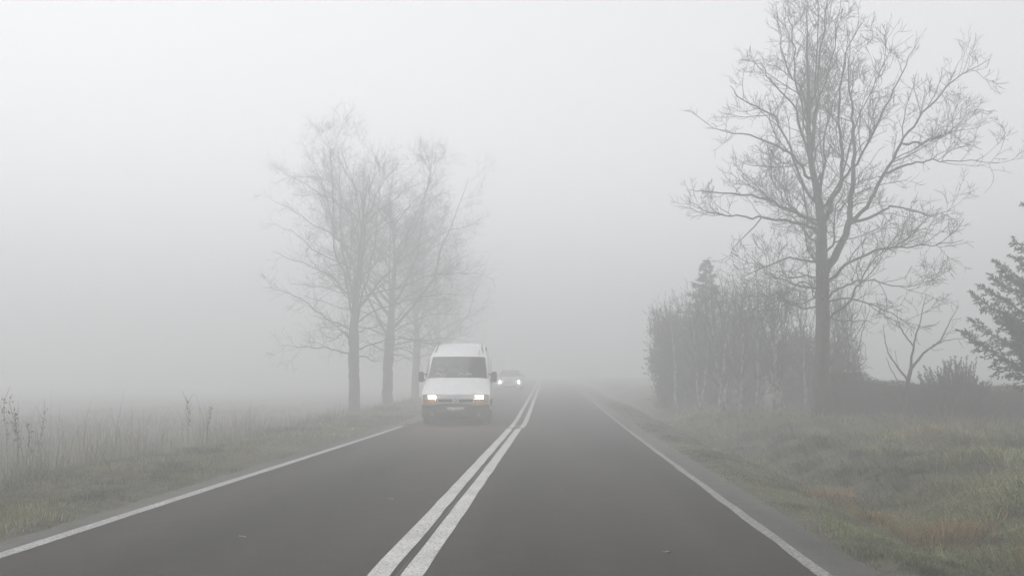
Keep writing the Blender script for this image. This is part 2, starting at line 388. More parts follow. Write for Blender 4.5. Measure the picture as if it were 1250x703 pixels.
# ------------------------------------------------------------------ the big bare tree by the ditch
def big_tree():
    rng = np.random.RandomState(11)
    X0, Y0 = 6.60, 24.0
    root = empty('bare_tree', (X0, Y0, float(gz(X0, Y0)) - 0.05))
    tag(root, 'tall bare deciduous tree with wide twiggy crown standing in front of the low hedge', 'tree'); root.scale = (.97, .97, .96)
    dx = 0.17; dzb = -(float(gz(X0, Y0)) - 0.05)
    tr = [(-0.18, 0.0), (-0.1, 2.01), (-0.03, 3.73), (-0.04, 4.54), (-0.04, 5.34), (-0.1, 6.12), (-0.18, 6.71), (-0.25, 7.91), (-0.21, 9.46), (-0.22, 10.58), (-0.26, 11.4)]
    rr = [0.225, 0.185, 0.172, 0.158, 0.125, 0.10, 0.085, 0.062, 0.038, 0.02, 0.008]
    P = np.array([(a + dx, 0.02 * i * math.sin(i), z + dzb if i else 0) for i, (a, z) in enumerate(tr)])
    PP = smooth_path(P, 34, rng, 0.012); rad = np.interp(np.linspace(0, 10, 34), range(11), rr); rad[0] *= 1.35; rad[1] *= 1.12
    trunk = MB().tube(PP, rad, 14, True).build('trunk', M['bark'], root, True)
    D = (3.7, 5.4, 8.0); LN = (1.45, 0.72, 0.32)
    mb = MB(); spawn(mb, rng, PP[16:], rad[16:], 0, (2.2, 4, 7), (1.1, .6, .3), (35, 65), 0.05, 0.05); t = mb.build('twigs', M['twig'], trunk); t['kind'] = 'stuff'
    limbs = {
     'R': ([(0.0, 4.1), (0.54, 5.02), (0.76, 5.5), (0.91, 6.28), (1.05, 7.42), (1.09, 8.34), (1.08, 9.44), (1.18, 10.75)], 0, 1.0, .135, .01),
     'R2': ([(0.76, 5.5), (1.25, 6.04), (1.63, 6.8), (2.07, 7.6), (2.55, 8.32), (3.2, 9.04), (4.08, 9.59)], .29, -.8, .075, .008),
     'M': ([(-0.03, 5.15), (0.18, 5.97), (0.41, 6.49), (0.4, 7.67), (0.34, 8.35), (0.51, 9.73), (0.95, 10.7)], 0, -.9, .085, .008),
     'M2': ([(0.41, 6.49), (0.81, 7.02), (1.28, 8.08), (1.65, 8.94), (2.05, 9.85)], -.3, -1.6, .05, .007),
     'R3': ([(0.76, 5.5), (1.63, 5.83), (2.17, 6.1), (3.25, 5.9), (4.04, 6.1)], .29, 1.6, .06, .007),
     'R4': ([(1.63, 6.8), (2.23, 6.98), (2.74, 6.96), (4.0, 6.82)], -.07, -1.2, .042, .007),
     'R5': ([(2.07, 7.54), (2.79, 7.68), (3.58, 8.03), (3.81, 8.58)], -.25, .9, .04, .007),
     'L1': ([(-0.15, 6.6), (-0.37, 6.71), (-0.75, 7.27), (-1.53, 7.65), (-2.42, 7.83), (-3.09, 7.92)], 0, -.7, .06, .007),
     'L2': ([(-0.2, 6.9), (-0.52, 8.65), (-1.12, 9.59), (-1.32, 10.29)], 0, .9, .045, .007),
     'L2b': ([(-0.22, 7.85), (-0.63, 9.19), (-0.73, 10.28), (-0.96, 11.15)], 0, -.7, .04, .007),
     'L3': ([(-0.04, 5.4), (-0.78, 5.91), (-1.56, 6.36), (-2.72, 6.57), (-3.26, 6.7)], 0, 1.4, .065, .007),
     'L4': ([(-0.04, 5.3), (-1.14, 5.55), (-2.03, 5.6), (-2.9, 5.65), (-3.58, 5.87)], 0, -1.0, .05, .007),
     'L5': ([(-0.04, 4.4), (-0.82, 4.59), (-1.48, 4.34), (-2.07, 4.13)], 0, .8, .042, .007),
     'L6': ([(-0.04, 4.06), (-0.84, 4.06), (-1.37, 4.0), (-1.86, 4.26)], 0, -.8, .032, .006),
     'L7': ([(-0.1, 3.45), (-0.57, 3.94), (-1.11, 3.58), (-2.02, 3.26)], 0, -.4, .036, .006),
     'L8': ([(-0.1, 3.2), (-0.71, 3.31), (-1.08, 3.5), (-1.56, 3.63)], 0, .6, .032, .006),
     'L9': ([(-0.08, 6.0), (-0.55, 6.82), (-1.03, 8.33), (-1.95, 9.03), (-2.22, 9.39)], 0, .5, .055, .007),
     'Q1': ([(-0.02, 3.85), (0.65, 4.41), (1.39, 4.74), (2.12, 4.73), (3.06, 4.83)], 0, -1.2, .06, .007),
     'Q2': ([(0.0, 2.88), (0.7, 3.45), (1.04, 3.93), (1.59, 4.67), (2.41, 5.27)], 0, .9, .05, .007),
     'Q3': ([(0.0, 3.55), (0.48, 3.8), (1.04, 3.99), (2.09, 3.84), (3.08, 4.04)], 0, .4, .045, .006),
     'Q4': ([(0.0, 3.02), (0.6, 2.88), (1.18, 2.83)], 0, -.5, .028, .006),
     'Q5': ([(0.0, 3.42), (0.7, 3.45), (1.41, 3.1), (1.78, 2.79)], 0, -.9, .036, .006),
    }
    for k, (pl, d0, d1, r0, r1) in limbs.items():
        n = len(pl); low = k in ('L5', 'L6', 'L7', 'L8', 'Q3', 'Q4', 'Q5', 'Q1', 'R3', 'L4')
        pts = [(a + dx, d0 + (d1 - d0) * i / (n - 1), z + dzb) for i, (a, z) in enumerate(pl)]
        limb_parts(root, pts, r0 * .8, r1, rng, D, LN, trop=0.02 if low else 0.08, n=4 * n, jit=0.026)
    for i in range(18):                                         # limbs reaching along the road
        z0 = 3.2 + 0.30 * i; s = 1 if i % 2 else -1; ln = rng.uniform(1.8, 3.2) * (1 if i < 13 else .7); sx = rng.uniform(-1.3, 1.3)
        x0 = float(np.interp(z0, PP[:, 2], PP[:, 0]))
        rise = rng.uniform(.1, .5) + i * .11
        pts = [(x0, 0, z0)] + [(x0 + sx * t + rng.normal(0, .1), s * ln * t, z0 + rise * ln * t * (.5 + .5 * t) + rng.normal(0, .08)) for t in (.33, .66, 1)]
        limb_parts(root, pts, .036, .006, rng, D, LN, n=12)
    return root
big_tree()

# ------------------------------------------------------------------ generic bare tree
def auto_tree(name, seed, H, r, nl, z0, spread, dens, lens, up=(75, 28), trunk_mat='bark', minr=0.005, knob=False, lean=0.0):
    rng = np.random.RandomState(seed)
    root = empty(name, (0, 0, 0))
    n = 16
    ax = np.cumsum(rng.normal(0, .018 * H / 4, n)); ay = np.cumsum(rng.normal(0, .018 * H / 4, n)); ax -= ax[0]; ay -= ay[0]
    zz = np.linspace(0, H, n); P = np.stack([ax + lean * zz, ay, zz], -1)
    t = zz / H; rad = r * np.clip(1 - t, 0, 1) ** 0.9 + 0.008; rad[0] *= 1.4
    if knob: rad[np.argmin(abs(zz - z0 * 0.85))] *= 1.35
    PP = smooth_path(P, 30, rng); rd = np.interp(np.linspace(0, n - 1, 30), range(n), rad)
    tk = MB().tube(PP, rd, 10, True).build('trunk', M[trunk_mat], root, True)
    mb = MB(); k0 = int(30 * min(.8, z0 / H * 1.3)); spawn(mb, rng, PP[k0:], rd[k0:], 0, dens, lens, (30, 60), .05, 0.05, minr)
    if mb.n: tw = mb.build('twigs', M['twig'], tk); tw['kind'] = 'stuff'
    az = rng.uniform(0, 6.28)
    for i in range(nl):
        u = (i + rng.uniform(-.3, .3)) / nl; u = min(max(u, 0), .97); z = z0 + (H - z0) * u * 0.9
        az += 2.4 + rng.normal(0, .35)
        prof = spread * (0.55 + 1.1 * u - 1.35 * u * u) * rng.uniform(.75, 1.15)
        el = R(90 - (up[0] + (up[1] - up[0]) * u + rng.normal(0, 6)))
        ln = max(.35, prof / max(.35, math.cos(el)))
        ln = min(ln, (H - z) / max(.25, math.sin(el)) * 1.02 + .35)
        p = np.array([np.interp(z, PP[:, 2], PP[:, 0]), np.interp(z, PP[:, 2], PP[:, 1]), z])
        pts = [p]
        for q in range(4):
            e = el + (q - .5) * .12 + rng.normal(0, .10); a2 = az + rng.normal(0, .16)
            pts.append(pts[-1] + ln / 4 * np.array([math.cos(a2) * math.cos(e), math.sin(a2) * math.cos(e), math.sin(e)]))
        r0 = min(.55 * float(np.interp(z, PP[:, 2], rd)), .018 * ln + .008)
        limb_parts(root, pts, r0, minr + .002, rng, dens, lens, n=10, jit=.02 * ln / 3, mat_l=trunk_mat if trunk_mat == 'bark' else 'twig', minr=minr, name='limb')
    return root

def spread_tree(seed, H, r, fork, nlead, nlimb, spread, minr=.0032):
    """broad-crowned bare tree: a burred trunk, rising leaders and drooping lower limbs"""
    rng = np.random.RandomState(seed); root = empty('bare_tree', (0, 0, 0))
    top = H * .84
    P = smooth_path([(0, 0, 0), (.03, 0, fork * .4), (rng.normal(0, .08), .05, fork * .8), (rng.normal(0, .1), .05, fork * 1.25), (rng.normal(0, .2), rng.normal(0, .2), H * .6), (rng.normal(0, .3), rng.normal(0, .3), top)], 36, rng, .012)
    z = P[:, 2]; rad = np.interp(z, [0, fork, fork * 1.3, H * .6, top], [r, r * .8, r * .62, r * .28, .01]) * (1 + .16 * np.exp(-((z / fork - .95) / .08) ** 2) + .1 * np.exp(-((z / fork - .7) / .06) ** 2)); rad[0] *= 1.4
    tk = MB().tube(P, rad, 12, True).build('trunk', M['bark'], root, True)
    D = (3.5, 4.8, 5.5, 4.2); L = (2.0, 1.0, .5, .28)
    mb = MB(); spawn(mb, rng, P[22:], rad[22:], 0, D[1:], L[1:], (28, 60), .04, .05, minr); tw = mb.build('twigs', M['twig'], tk); tw['kind'] = 'stuff'
    at = lambda zz: np.array([np.interp(zz, P[:, 2], P[:, 0]), np.interp(zz, P[:, 2], P[:, 1]), zz])
    az = rng.uniform(0, 6.28)
    for i in range(nlead):
        az += 2.4 + rng.normal(0, .2); z0 = fork * (1.0 + .28 * i / nlead * 2)
        el = R(75 - 26 * ((i * 3 % nlead) / nlead) + rng.normal(0, 4)); ln = (H - z0) / math.sin(el) * rng.uniform(.72, .95)
        pts = [at(z0)]
        for q in range(5):
            e = el + (.12 if q > 1 else -.16) + rng.normal(0, .08); a2 = az + rng.normal(0, .15)
            pts.append(pts[-1] + ln / 5 * np.array([math.cos(a2) * math.cos(e), math.sin(a2) * math.cos(e), math.sin(e)]))
        limb_parts(root, pts, r * .27 * rng.uniform(.8, 1.1), .007, rng, D, L, (28, 60), .04, 16, .03, minr=minr, start=.12)
    for i in range(nlimb):
        az += 2.4 + rng.normal(0, .3); u = i / (nlimb - 1); z0 = fork * .72 + (top * .86 - fork * .72) * u ** 1.15
        el = R(0 + 44 * u ** .8 + rng.normal(0, 7)); ln = spread * (.62 + 1.75 * u - 1.75 * u * u) * rng.uniform(.8, 1.12)
        pts = [at(z0)]
        for q in range(5):
            e = el + (.18 - .09 * q) + rng.normal(0, .11); a2 = az + rng.normal(0, .17)
            pts.append(pts[-1] + ln / 5 * np.array([math.cos(a2) * math.cos(e), math.sin(a2) * math.cos(e), math.sin(e)]))
        limb_parts(root, pts, r * .15, .006, rng, D[1:], (1.2, .58, .28), (28, 64), .0 if u < .3 else .03, 14, .025, minr=minr, start=.16)
    return root
TWIG = .55
ta = spread_tree(21, 10.6, .21, 2.9, 6, 28, 4.3)
tb = spread_tree(34, 11.2, .235, 3.0, 6, 28, 4.2)
TWIG = 1.0
AV = 'bare roadside trees in a row behind the white van'
def put(o, x, y, rz, s, label, cat, group=None, dz=-.06):
    o.location = (x, y, float(gz(x, y)) + dz); o.rotation_euler = (0, 0, rz); o.scale = (s, s, s); tag(o, label, cat, group); return o
put(ta, -8.8, 41.0, 2.2, 1.22, 'bare roadside tree with a knobbly trunk at the weedy field, first in its row', 'tree', AV)
put(tb, -8.4, 47.0, 3.9, 1.18, 'bare roadside tree with thick burred trunk, second in the row', 'tree', AV)
put(copy_tree(ta), -8.6, 57.5, 5.0, 1.2, 'bare tree with foggy outline just above the white van, third in the row', 'tree', AV)
put(copy_tree(tb), -8.9, 70, 4.4, 1.12, 'very faint bare tree deep in the fog, fourth in the row', 'tree', AV)
put(copy_tree(ta), -9.6, 84, 5.2, 1.1, 'almost invisible bare tree in the fog, last in the row', 'tree', AV)

# ------------------------------------------------------------------ leaves, needles, blades
def leaves(P, D, L, W, rng):
    """diamond faces: base P, direction D, length L, width W"""
    n = len(P); D = D / (np.linalg.norm(D, axis=1)[:, None] + 1e-9)
    S = np.cross(D, rng.normal(0, 1, (n, 3))); S /= np.linalg.norm(S, axis=1)[:, None] + 1e-9
    L = np.asarray(L)[:, None]; W = np.asarray(W)[:, None]
    V = np.stack([P, P + D * L * .45 + S * W * .5, P + D * L, P + D * L * .45 - S * W * .5], 1).reshape(-1, 3)
    return V, np.arange(4 * n).reshape(-1, 4)

def tints(rng, n, cols, wts, var=.18):
    c = np.array(cols)[rng.choice(len(cols), n, p=np.array(wts) / sum(wts))]
    return np.clip(c * (1 + rng.normal(0, var, (n, 1))), .01, .9)

def blades(rng, P, h, w, az, lean):
    n = len(P); d = np.stack([np.cos(az), np.sin(az), 0 * az], -1)
    fa = rng.uniform(0, 6.28, n); s = np.stack([np.cos(fa), np.sin(fa), 0 * fa], -1) * (w / 2)[:, None]
    up = np.array([0, 0, 1.]); h = h[:, None]; lean = lean[:, None]
    mid = P + up * h * .6 + d * h * lean * .28; tip = P + up * h * (1 - .42 * np.minimum(lean, 1.4)) + d * h * lean * .85
    V = np.stack([P - s, P + s, mid + s * .75, mid - s * .75, tip], 1).reshape(-1, 3)
    b = np.arange(n) * 5
    return V, np.stack([b, b + 1, b + 2, b + 3], -1), np.stack([b + 3, b + 2, b + 4], -1)

# ------------------------------------------------------------------ conifer
def conifer(name, seed, H, base_r, z0, nb, upsweep, needle, cols):
    rng = np.random.RandomState(seed); root = empty(name, (0, 0, 0))
    zz = np.linspace(0, H, 14); MB().tube(np.stack([0 * zz, 0 * zz, zz], -1), .03 + .11 * H / 7 * (1 - zz / H), 9, True).build('trunk', M['bark'], root, True)
    bmb = MB(); PP = []; DD = []; LLn = []
    az = 0
    for i in range(nb):
        u = (i + .5) / nb; z = z0 + (H - z0) * u; az += 2.4 + rng.normal(0, .2)
        ln = (base_r * (1 - u) ** .85 + .12) * rng.uniform(.75, 1.15)
        k = 9; t = np.linspace(0, 1, k); dirh = np.array([math.cos(az), math.sin(az), 0])
        path = np.array([0, 0, z]) + dirh * (ln * t)[:, None] + np.array([0, 0, 1.]) * (ln * (-.16 * t * (1 - u) + upsweep * t ** 2.2))[:, None] + rng.normal(0, .02, (k, 3)) * t[:, None]
        bmb.tube(path, np.linspace(.012 + .012 * ln, .004, k), 4)
        ns = int(12 + 26 * ln)
        side = np.cross(dirh, [0, 0, 1.])
        for s in range(ns):
            tt = .12 + .88 * (s + rng.rand()) / ns; p = np.array([np.interp(tt, t, path[:, j]) for j in range(3)])
            j = min(int(tt * (k - 1)), k - 2); d = norm(path[j + 1] - path[j])
            sg = 1 if s % 2 else -1
            sd_ = norm(d * rng.uniform(.4, 1.0) + side * sg * rng.uniform(.2, 1) + np.array([0, 0, rng.uniform(-.8, .35)]))
            sl_ = (.16 + .34 * ln * (1 - tt)) * rng.uniform(.6, 1.1)
            q = np.stack([p, p + sd_ * sl_ * .5, p + sd_ * sl_ + np.array([0, 0, -.02])]); bmb.tube(q, [.005, .004, .003], 3)
            m = int(9 + 38 * sl_); f = rng.rand(m)
            base = p + sd_ * sl_ * f[:, None]; nd = sd_ * .9 + rng.normal(0, .62, (m, 3))
            PP.append(base); DD.append(nd); LLn.append(np.full(m, needle) * rng.uniform(.6, 1.2, m))
    bo = bmb.build('branches', M['twig'], root); bo['kind'] = 'stuff'
    P = np.vstack(PP); D = np.vstack(DD); L_ = np.concatenate(LLn)
    V, Q = leaves(P, D, L_, L_ * .3, rng); c = np.repeat(tints(rng, len(P), cols, [1] * len(cols)), 4, 0)
    f = mesh_obj('needles', V, [Q], M['leaf'], root, col=c); f['kind'] = 'stuff'
    return root
NC = [(.035, .05, .03), (.05, .065, .038), (.028, .04, .028)]
put(conifer('spruce_tree', 5, 7.6, 3.1, .85, 165, .48, .1, NC), 12.25, 20.8, .9, 1.0, 'dark green spruce with upswept branches beside the low hedge', 'spruce')
put(conifer('spruce_tree', 8, 6.1, 1.35, 1.0, 60, .12, .09, NC), 6.35, 40.0, .3, 1.0, 'slim spruce with its pointed top rising above the tall clipped evergreens', 'spruce')

# ------------------------------------------------------------------ tall evergreen shrubs at the roadside
def column_shrub(name, seed, H, rx, ry_, n, cols, leafl=.16):
    rng = np.random.RandomState(seed); root = empty(name, (0, 0, 0))
    mb = MB()
    for k in range(4):
        a = rng.uniform(0, 6.28); q = np.array([[.06 * math.cos(a), .06 * math.sin(a), 0], [.25 * rx * math.cos(a), .25 * ry_ * math.sin(a), H * .5], [.5 * rx * math.cos(a), .5 * ry_ * math.sin(a), H * .92]])
        mb.tube(smooth_path(q, 8, rng, .02), np.linspace(.05, .012, 8), 6)
    mb.build('stems', M['bark'], root, True)
    nc = 30; cz = H * (.10 + .80 * ((np.arange(nc) + rng.rand(nc)) / nc)); ca_ = rng.uniform(0, 6.28, nc); cr = np.sqrt(rng.rand(nc)) * np.interp(cz / H, [0, .3, .7, 1], [.45, .72, .8, .5])
    C = np.stack([np.cos(ca_) * rx * cr, np.sin(ca_) * ry_ * cr, cz], -1); sz = rng.uniform(.75, 1.25, nc)
    k = rng.randint(0, nc, n); P = C[k] + rng.normal(0, 1, (n, 3)) * np.array([.17, .17, .30]) * sz[k][:, None]; P[:, 2] = np.abs(P[:, 2])
    o_ = P - C[k]; D = np.stack([o_[:, 0] * 1.6, o_[:, 1] * 1.6, .9 + 0 * o_[:, 0]], -1) + rng.normal(0, .38, (n, 3))
    L_ = leafl * rng.uniform(.6, 1.4, n)
    V, Q = leaves(P, D, L_, L_ * .2, rng); c = np.repeat(tints(rng, n, cols, [3, 2, 1]), 4, 0)
    f = mesh_obj('foliage', V, [Q], M['leaf'], root, col=c); f['kind'] = 'stuff'
    tw = MB()
    for k in range(120):                                          # shoots that poke out of the top
        a = rng.uniform(0, 6.28); r_ = math.sqrt(rng.rand()) * .95; p = np.array([rx * r_ * math.cos(a), ry_ * r_ * math.sin(a), H * rng.uniform(.45, .92)])
        tw.tube(np.stack([p, p + [rng.normal(0, .05), rng.normal(0, .05), .3], p + [rng.normal(0, .12), rng.normal(0, .12), rng.uniform(.4, 1.0)]]), [.007, .006, .005], 3)
    t = tw.build('twigs', M['twig'], root); t['kind'] = 'stuff'
    return root
CC = [(.042, .05, .03), (.075, .075, .045), (.15, .115, .065)]
TG = 'tall dense evergreen shrubs along the roadside'
put(column_shrub('tall_shrub', 3, 3.7, .75, .9, 13000, CC), 4.4, 38.0, 0, 1, 'tall dense shrub at the road end of the clump', 'shrub', TG)
put(column_shrub('tall_shrub', 4, 3.6, .85, .9, 13000, CC), 5.25, 37.6, .7, 1, 'tall dense shrub in front of the slim spruce', 'shrub', TG)
put(column_shrub('tall_shrub', 6, 3.2, .85, .9, 12000, CC), 6.1, 36.2, 1.4, 1, 'tall dense shrub between the slim spruce and the birches', 'shrub', TG)
put(column_shrub('tall_shrub', 9, 3.45, .95, .8, 13000, CC), 7.0, 34.8, 2.2, 1, 'tall dense shrub behind the white-stemmed birches', 'shrub', TG)
put(column_shrub('tall_shrub', 14, 2.7, 1.0, .8, 11000, CC), 8.2, 33.0, 3.0, 1, 'lower dense shrub behind the big bare tree', 'shrub', TG)
put(column_shrub('tall_shrub', 17, 2.2, 1.0, .8, 9000, CC), 9.1, 31.0, 4.0, 1, 'lowest of the dense shrubs, beyond the thin birch and the low hedge', 'shrub', TG)

# ------------------------------------------------------------------ young birches
DB = (6.5, 6.5); LB = (.85, .38)
b1 = auto_tree('birch_sapling', 41, 3.9, .055, 17, .75, .85, DB, LB, up=(42, 15), trunk_mat='birch', minr=.0045, lean=.03)
b2 = auto_tree('birch_sapling', 52, 3.7, .05, 17, .7, .8, DB, LB, up=(40, 14), trunk_mat='birch', minr=.0045, lean=-.05)
BG = 'young birches in a thicket beside the big bare tree'
spots = [(4.95, 29.4, 0.2, 1.0), (5.45, 28.6, 1.3, .98), (5.35, 30.2, 2.6, 1.02), (6.1, 29.3, 3.6, 1.0), (6.55, 28.2, 4.4, .95), (6.9, 30.1, 5.3, 1.0), (5.9, 31.0, 5.9, 1.05), (7.5, 29.0, .9, .93), (6.3, 27.6, 2.0, .9), (4.75, 31.2, 4.9, .95), (4.55, 35.6, 1.1, 1.08), (5.3, 35.4, 2.9, 1.1), (5.95, 34.2, .4, 1.05), (8.15, 29.6, 3.3, .9), (8.7, 28.8, 5.0, .84)]
for i, (x, y, a, s) in enumerate(spots):
    o = (b1, b2)[i] if i < 2 else copy_tree((b1, b2)[i % 2])
    put(o, x, y, a, s, 'white-stemmed birch sapling with brushy upright twigs in the roadside thicket', 'birch', BG)
    o.rotation_euler = (.11 * math.sin(i * 2.3), .12 * math.sin(i * 3.7 + 1), a)
b3 = auto_tree('birch_sapling', 63, 3.3, .05, 12, 1.0, 1.0, (4, 5), (.8, .35), up=(55, 25), trunk_mat='birch', minr=.0045, lean=.07)
put(b3, 8.15, 26.6, .5, 1.0, 'pale-trunked thin birch between the big tree and the forked small tree', 'birch')
b4 = auto_tree('birch_sapling', 66, 3.1, .045, 12, 1.0, .9, (4, 5), (.8, .35), up=(55, 25), trunk_mat='bark', minr=.0045, lean=-.02)
put(b4, 7.55, 26.9, 1.5, 1.0, 'dark thin sapling just behind the big bare tree', 'sapling')

def small_tree():
    rng = np.random.RandomState(77); X0, Y0 = 9.3, 26.0
    root = empty('small_tree', (X0, Y0, float(gz(X0, Y0)) - .05)); tag(root, 'small bare forked tree with upright branches beside the round bush', 'tree')
    P = smooth_path([(0, 0, 0), (.05, 0, .5), (.18, .05, 1.0), (.3, .05, 1.45)], 10, rng); MB().tube(P, np.linspace(.075, .05, 10), 8, True).build('trunk', M['bark'], root, True)
    for pl, r0 in (([(.3, .05, 1.4), (.6, .1, 1.75), (1.05, .1, 2.1), (1.35, .05, 2.6), (1.62, 0, 3.1)], .04), ([(.28, .05, 1.4), (.35, 0, 2.0), (.5, -.1, 2.6), (.7, -.1, 3.4)], .036),
                   ([(.2, .05, 1.05), (-.1, .1, 1.5), (-.3, .2, 2.0), (-.35, .2, 2.6)], .03), ([(.9, .1, 2.0), (1.3, .2, 2.15), (1.75, .2, 2.2)], .02), ([(.35, 0, 2.0), (.1, .2, 2.5), (.05, .3, 3.1)], .022), ([(.1, 0, .7), (-.2, -.2, 1.1), (-.5, -.3, 1.7)], .022)):
        limb_parts(root, pl, r0, .006, rng, (2.6, 4), (.6, .25), n=12, jit=.012, trop=.1)
small_tree()

# ------------------------------------------------------------------ low hedge, round bush
M['core'] = mat('dense_twigs', (.02, .02, .014), 1.0, c2=(.06, .05, .032), scale=16, bump=1, bscale=40)
def low_hedge():
    rng = np.random.RandomState(91); X0, X1, Y0 = 7.6, 16.5, 26.4
    root = empty('low_hedge', (X0, Y0, float(gz(X0, Y0)))); tag(root, 'long low dark hedge running behind the rough grass bank', 'hedge')
    L_ = X1 - X0
    def top(x): return np.interp(x, [0, .6, 1.3, 2.4, 4, L_], [1.25, 1.15, .98, .86, .82, .8])
    mb = MB()
    for k in range(34):
        x = L_ * (k + rng.rand()) / 34; mb.tube(np.array([[x, rng.normal(0, .1), -.1], [x + rng.normal(0, .1), rng.normal(0, .15), .4], [x + rng.normal(0, .2), rng.normal(0, .2), top(x) * .95]]), [.02, .015, .008], 4)
    mb.build('stems', M['bark'], root)
    cx = np.linspace(0, L_, 120); ring = [(-.22, 0), (-.26, .5), (-.18, .82), (0, .9), (.18, .82), (.26, .5), (.22, 0)]
    G = np.array([[(x, a * (1 + .5 * float(vnoise(x, b, .4, 3))), b * float(top(x)) * (1 + .16 * float(vnoise(x, a, .3, 5)))) for a, b in ring] for x in cx]); MB().grid(G).build('branches', M['core'], root)
    n = 70000; x = rng.uniform(-.1, L_, n); z = rng.rand(n) ** .8; y = rng.uniform(-.5, .5, n)
    hh = top(x) + .22 * vnoise(x, y * 0, .5, 5) + .1 * vnoise(x, y, .15, 6)
    P = np.stack([x, y * (1 + .4 * vnoise(x, z * 2, .4, 7)), z * hh], -1)
    D = rng.normal(0, .7, (n, 3)) + np.array([0, -.2, .7]); ll = rng.uniform(.025, .06, n)
    V, Q = leaves(P, D, ll, ll * .4, rng); c = np.repeat(tints(rng, n, [(.04, .044, .03), (.06, .055, .036), (.09, .065, .04)], [3, 2, 1]), 4, 0)
    f = mesh_obj('foliage', V, [Q], M['leaf'], root, col=c); f['kind'] = 'stuff'
low_hedge()

def round_bush():
    rng = np.random.RandomState(93); X0, Y0 = 10.35, 25.2
    root = empty('round_bush', (X0, Y0, float(gz(X0, Y0)))); tag(root, 'round spiky evergreen bush standing in front of the low hedge', 'bush')
    mb = MB(); PP = []; DD = []
    for k in range(420):
        u = rng.normal(0, 1, 3); u /= np.linalg.norm(u); u[2] = abs(u[2]); rr = rng.uniform(.55, 1) ** .5 * (1 + .35 * vnoise(u[0] * 3, u[1] * 3 + u[2], .8, 4))
        p = u * rr * np.array([1.0, .9, 1.25]); d = norm(u * .5 + rng.normal(0, .28, 3) + [0, 0, .75]); ln = rng.uniform(.18, .5)
        q = np.stack([p * .25, p * .75, p, p + d * ln]); mb.tube(smooth_path(q, 6, rng, .008), np.linspace(.010, .003, 6), 3)
        m = 75; f = rng.rand(m); PP.append(p * (1 - .35 * np.clip(.3 - f, 0, 1))[:, None] + d * ln * f[:, None]); DD.append(d * .8 + rng.normal(0, .55, (m, 3)))
    mb.build('stems', M['twig'], root)
    P = np.vstack(PP); n = len(P); ll = rng.uniform(.03, .075, n); V, Q = leaves(P, np.vstack(DD), ll, ll * .22, rng)
    f = mesh_obj('foliage', V, [Q], M['leaf'], root, col=np.repeat(tints(rng, n, NC, [1, 1, 1]), 4, 0)); f['kind'] = 'stuff'
round_bush()

# ------------------------------------------------------------------ grass and weeds
GREEN = (.165, .19, .07); FROST = (.23, .24, .165); DARKG = (.062, .076, .034); STRAW = (.31, .26, .14); RUST = (.37, .245, .115); GREYB = (.19, .175, .14)
def field(name, label, seed, n, xr, yr, hr, lean, cols, wts, width=.0045, clump=None, comb=None, near_pow=1.6, patch=None, hy=None):
    rng = np.random.RandomState(seed)
    u = rng.rand(n); y0, y1 = yr; q = 1 - near_pow
    y = (y0 ** q + u * (y1 ** q - y0 ** q)) ** (1 / q)
    x = rng.uniform(xr[0], xr[1], n)
    if clump:
        m = n // clump; k = rng.randint(0, m, n); cx, cy_ = x[:m][k], y[:m][k]; a = rng.uniform(0, 6.28, n); rr = np.abs(rng.normal(0, .10, n)) * (1 + cy_ / 30)
        x, y = cx + rr * np.cos(a), cy_ + rr * np.sin(a)
        csz = rng.uniform(.55, 1.3, m)[k]; az = a + rng.normal(0, .5, n)
    else:
        csz = 1 + .8 * vnoise(x, y, .5, seed); az = rng.uniform(0, 6.28, n)
    if comb is not None: az = np.where(rng.rand(n) < .55, comb + rng.normal(0, .6, n), az)
    ok = (x > xr[0]) & (x < xr[1]); 
    if patch is not None: ok &= rng.rand(n) < patch(x, y)
    x, y, az, csz = x[ok], y[ok], az[ok], csz[ok]; n = len(x)
    h = rng.uniform(hr[0], hr[1], n) * np.clip(csz, .35, 1.6) * np.clip(1 + 1.3 * vnoise(x, y, .7, seed + 9), .4, 1.7)
    if hy is not None: h *= np.interp(y, *hy)
    P = np.stack([x + xo(y), y, gz(x + xo(y), y) - .01], -1)
    w = width * rng.uniform(.7, 1.4, n) * np.maximum(1, y / 11)
    V, Q, T = blades(rng, P, h, w, az, np.abs(rng.normal(lean, .3, n)))
    # colour drifts in patches over the ground
    c = tints(rng, n, cols, wts, .2); pn = vnoise(x, y, 1.3, seed + 3) + .5 * vnoise(x, y, .4, seed + 4)
    pn = pn + .6 * vnoise(x, y, .22, seed + 6); c *= np.clip(1 + 1.5 * pn, .3, 2.1)[:, None]
    dry = np.clip(2.2 * (vnoise(x, y, .8, seed + 7) - .12), 0, .8)[:, None]; c = c * (1 - dry) + np.array(STRAW) * rng.uniform(.6, 1.1, (n, 1)) * dry
    fr = np.clip(.5 + 1.6 * vnoise(x, y, .9, seed + 5), 0, 1)[:, None] * .3; c = c * (1 - fr) + np.array(FROST) * fr
    o = mesh_obj(name, V, [Q, T], M['grass'], col=np.repeat(np.clip(c, .015, .6), 5, 0))
    return tag(o, label, 'grass', kind='stuff')

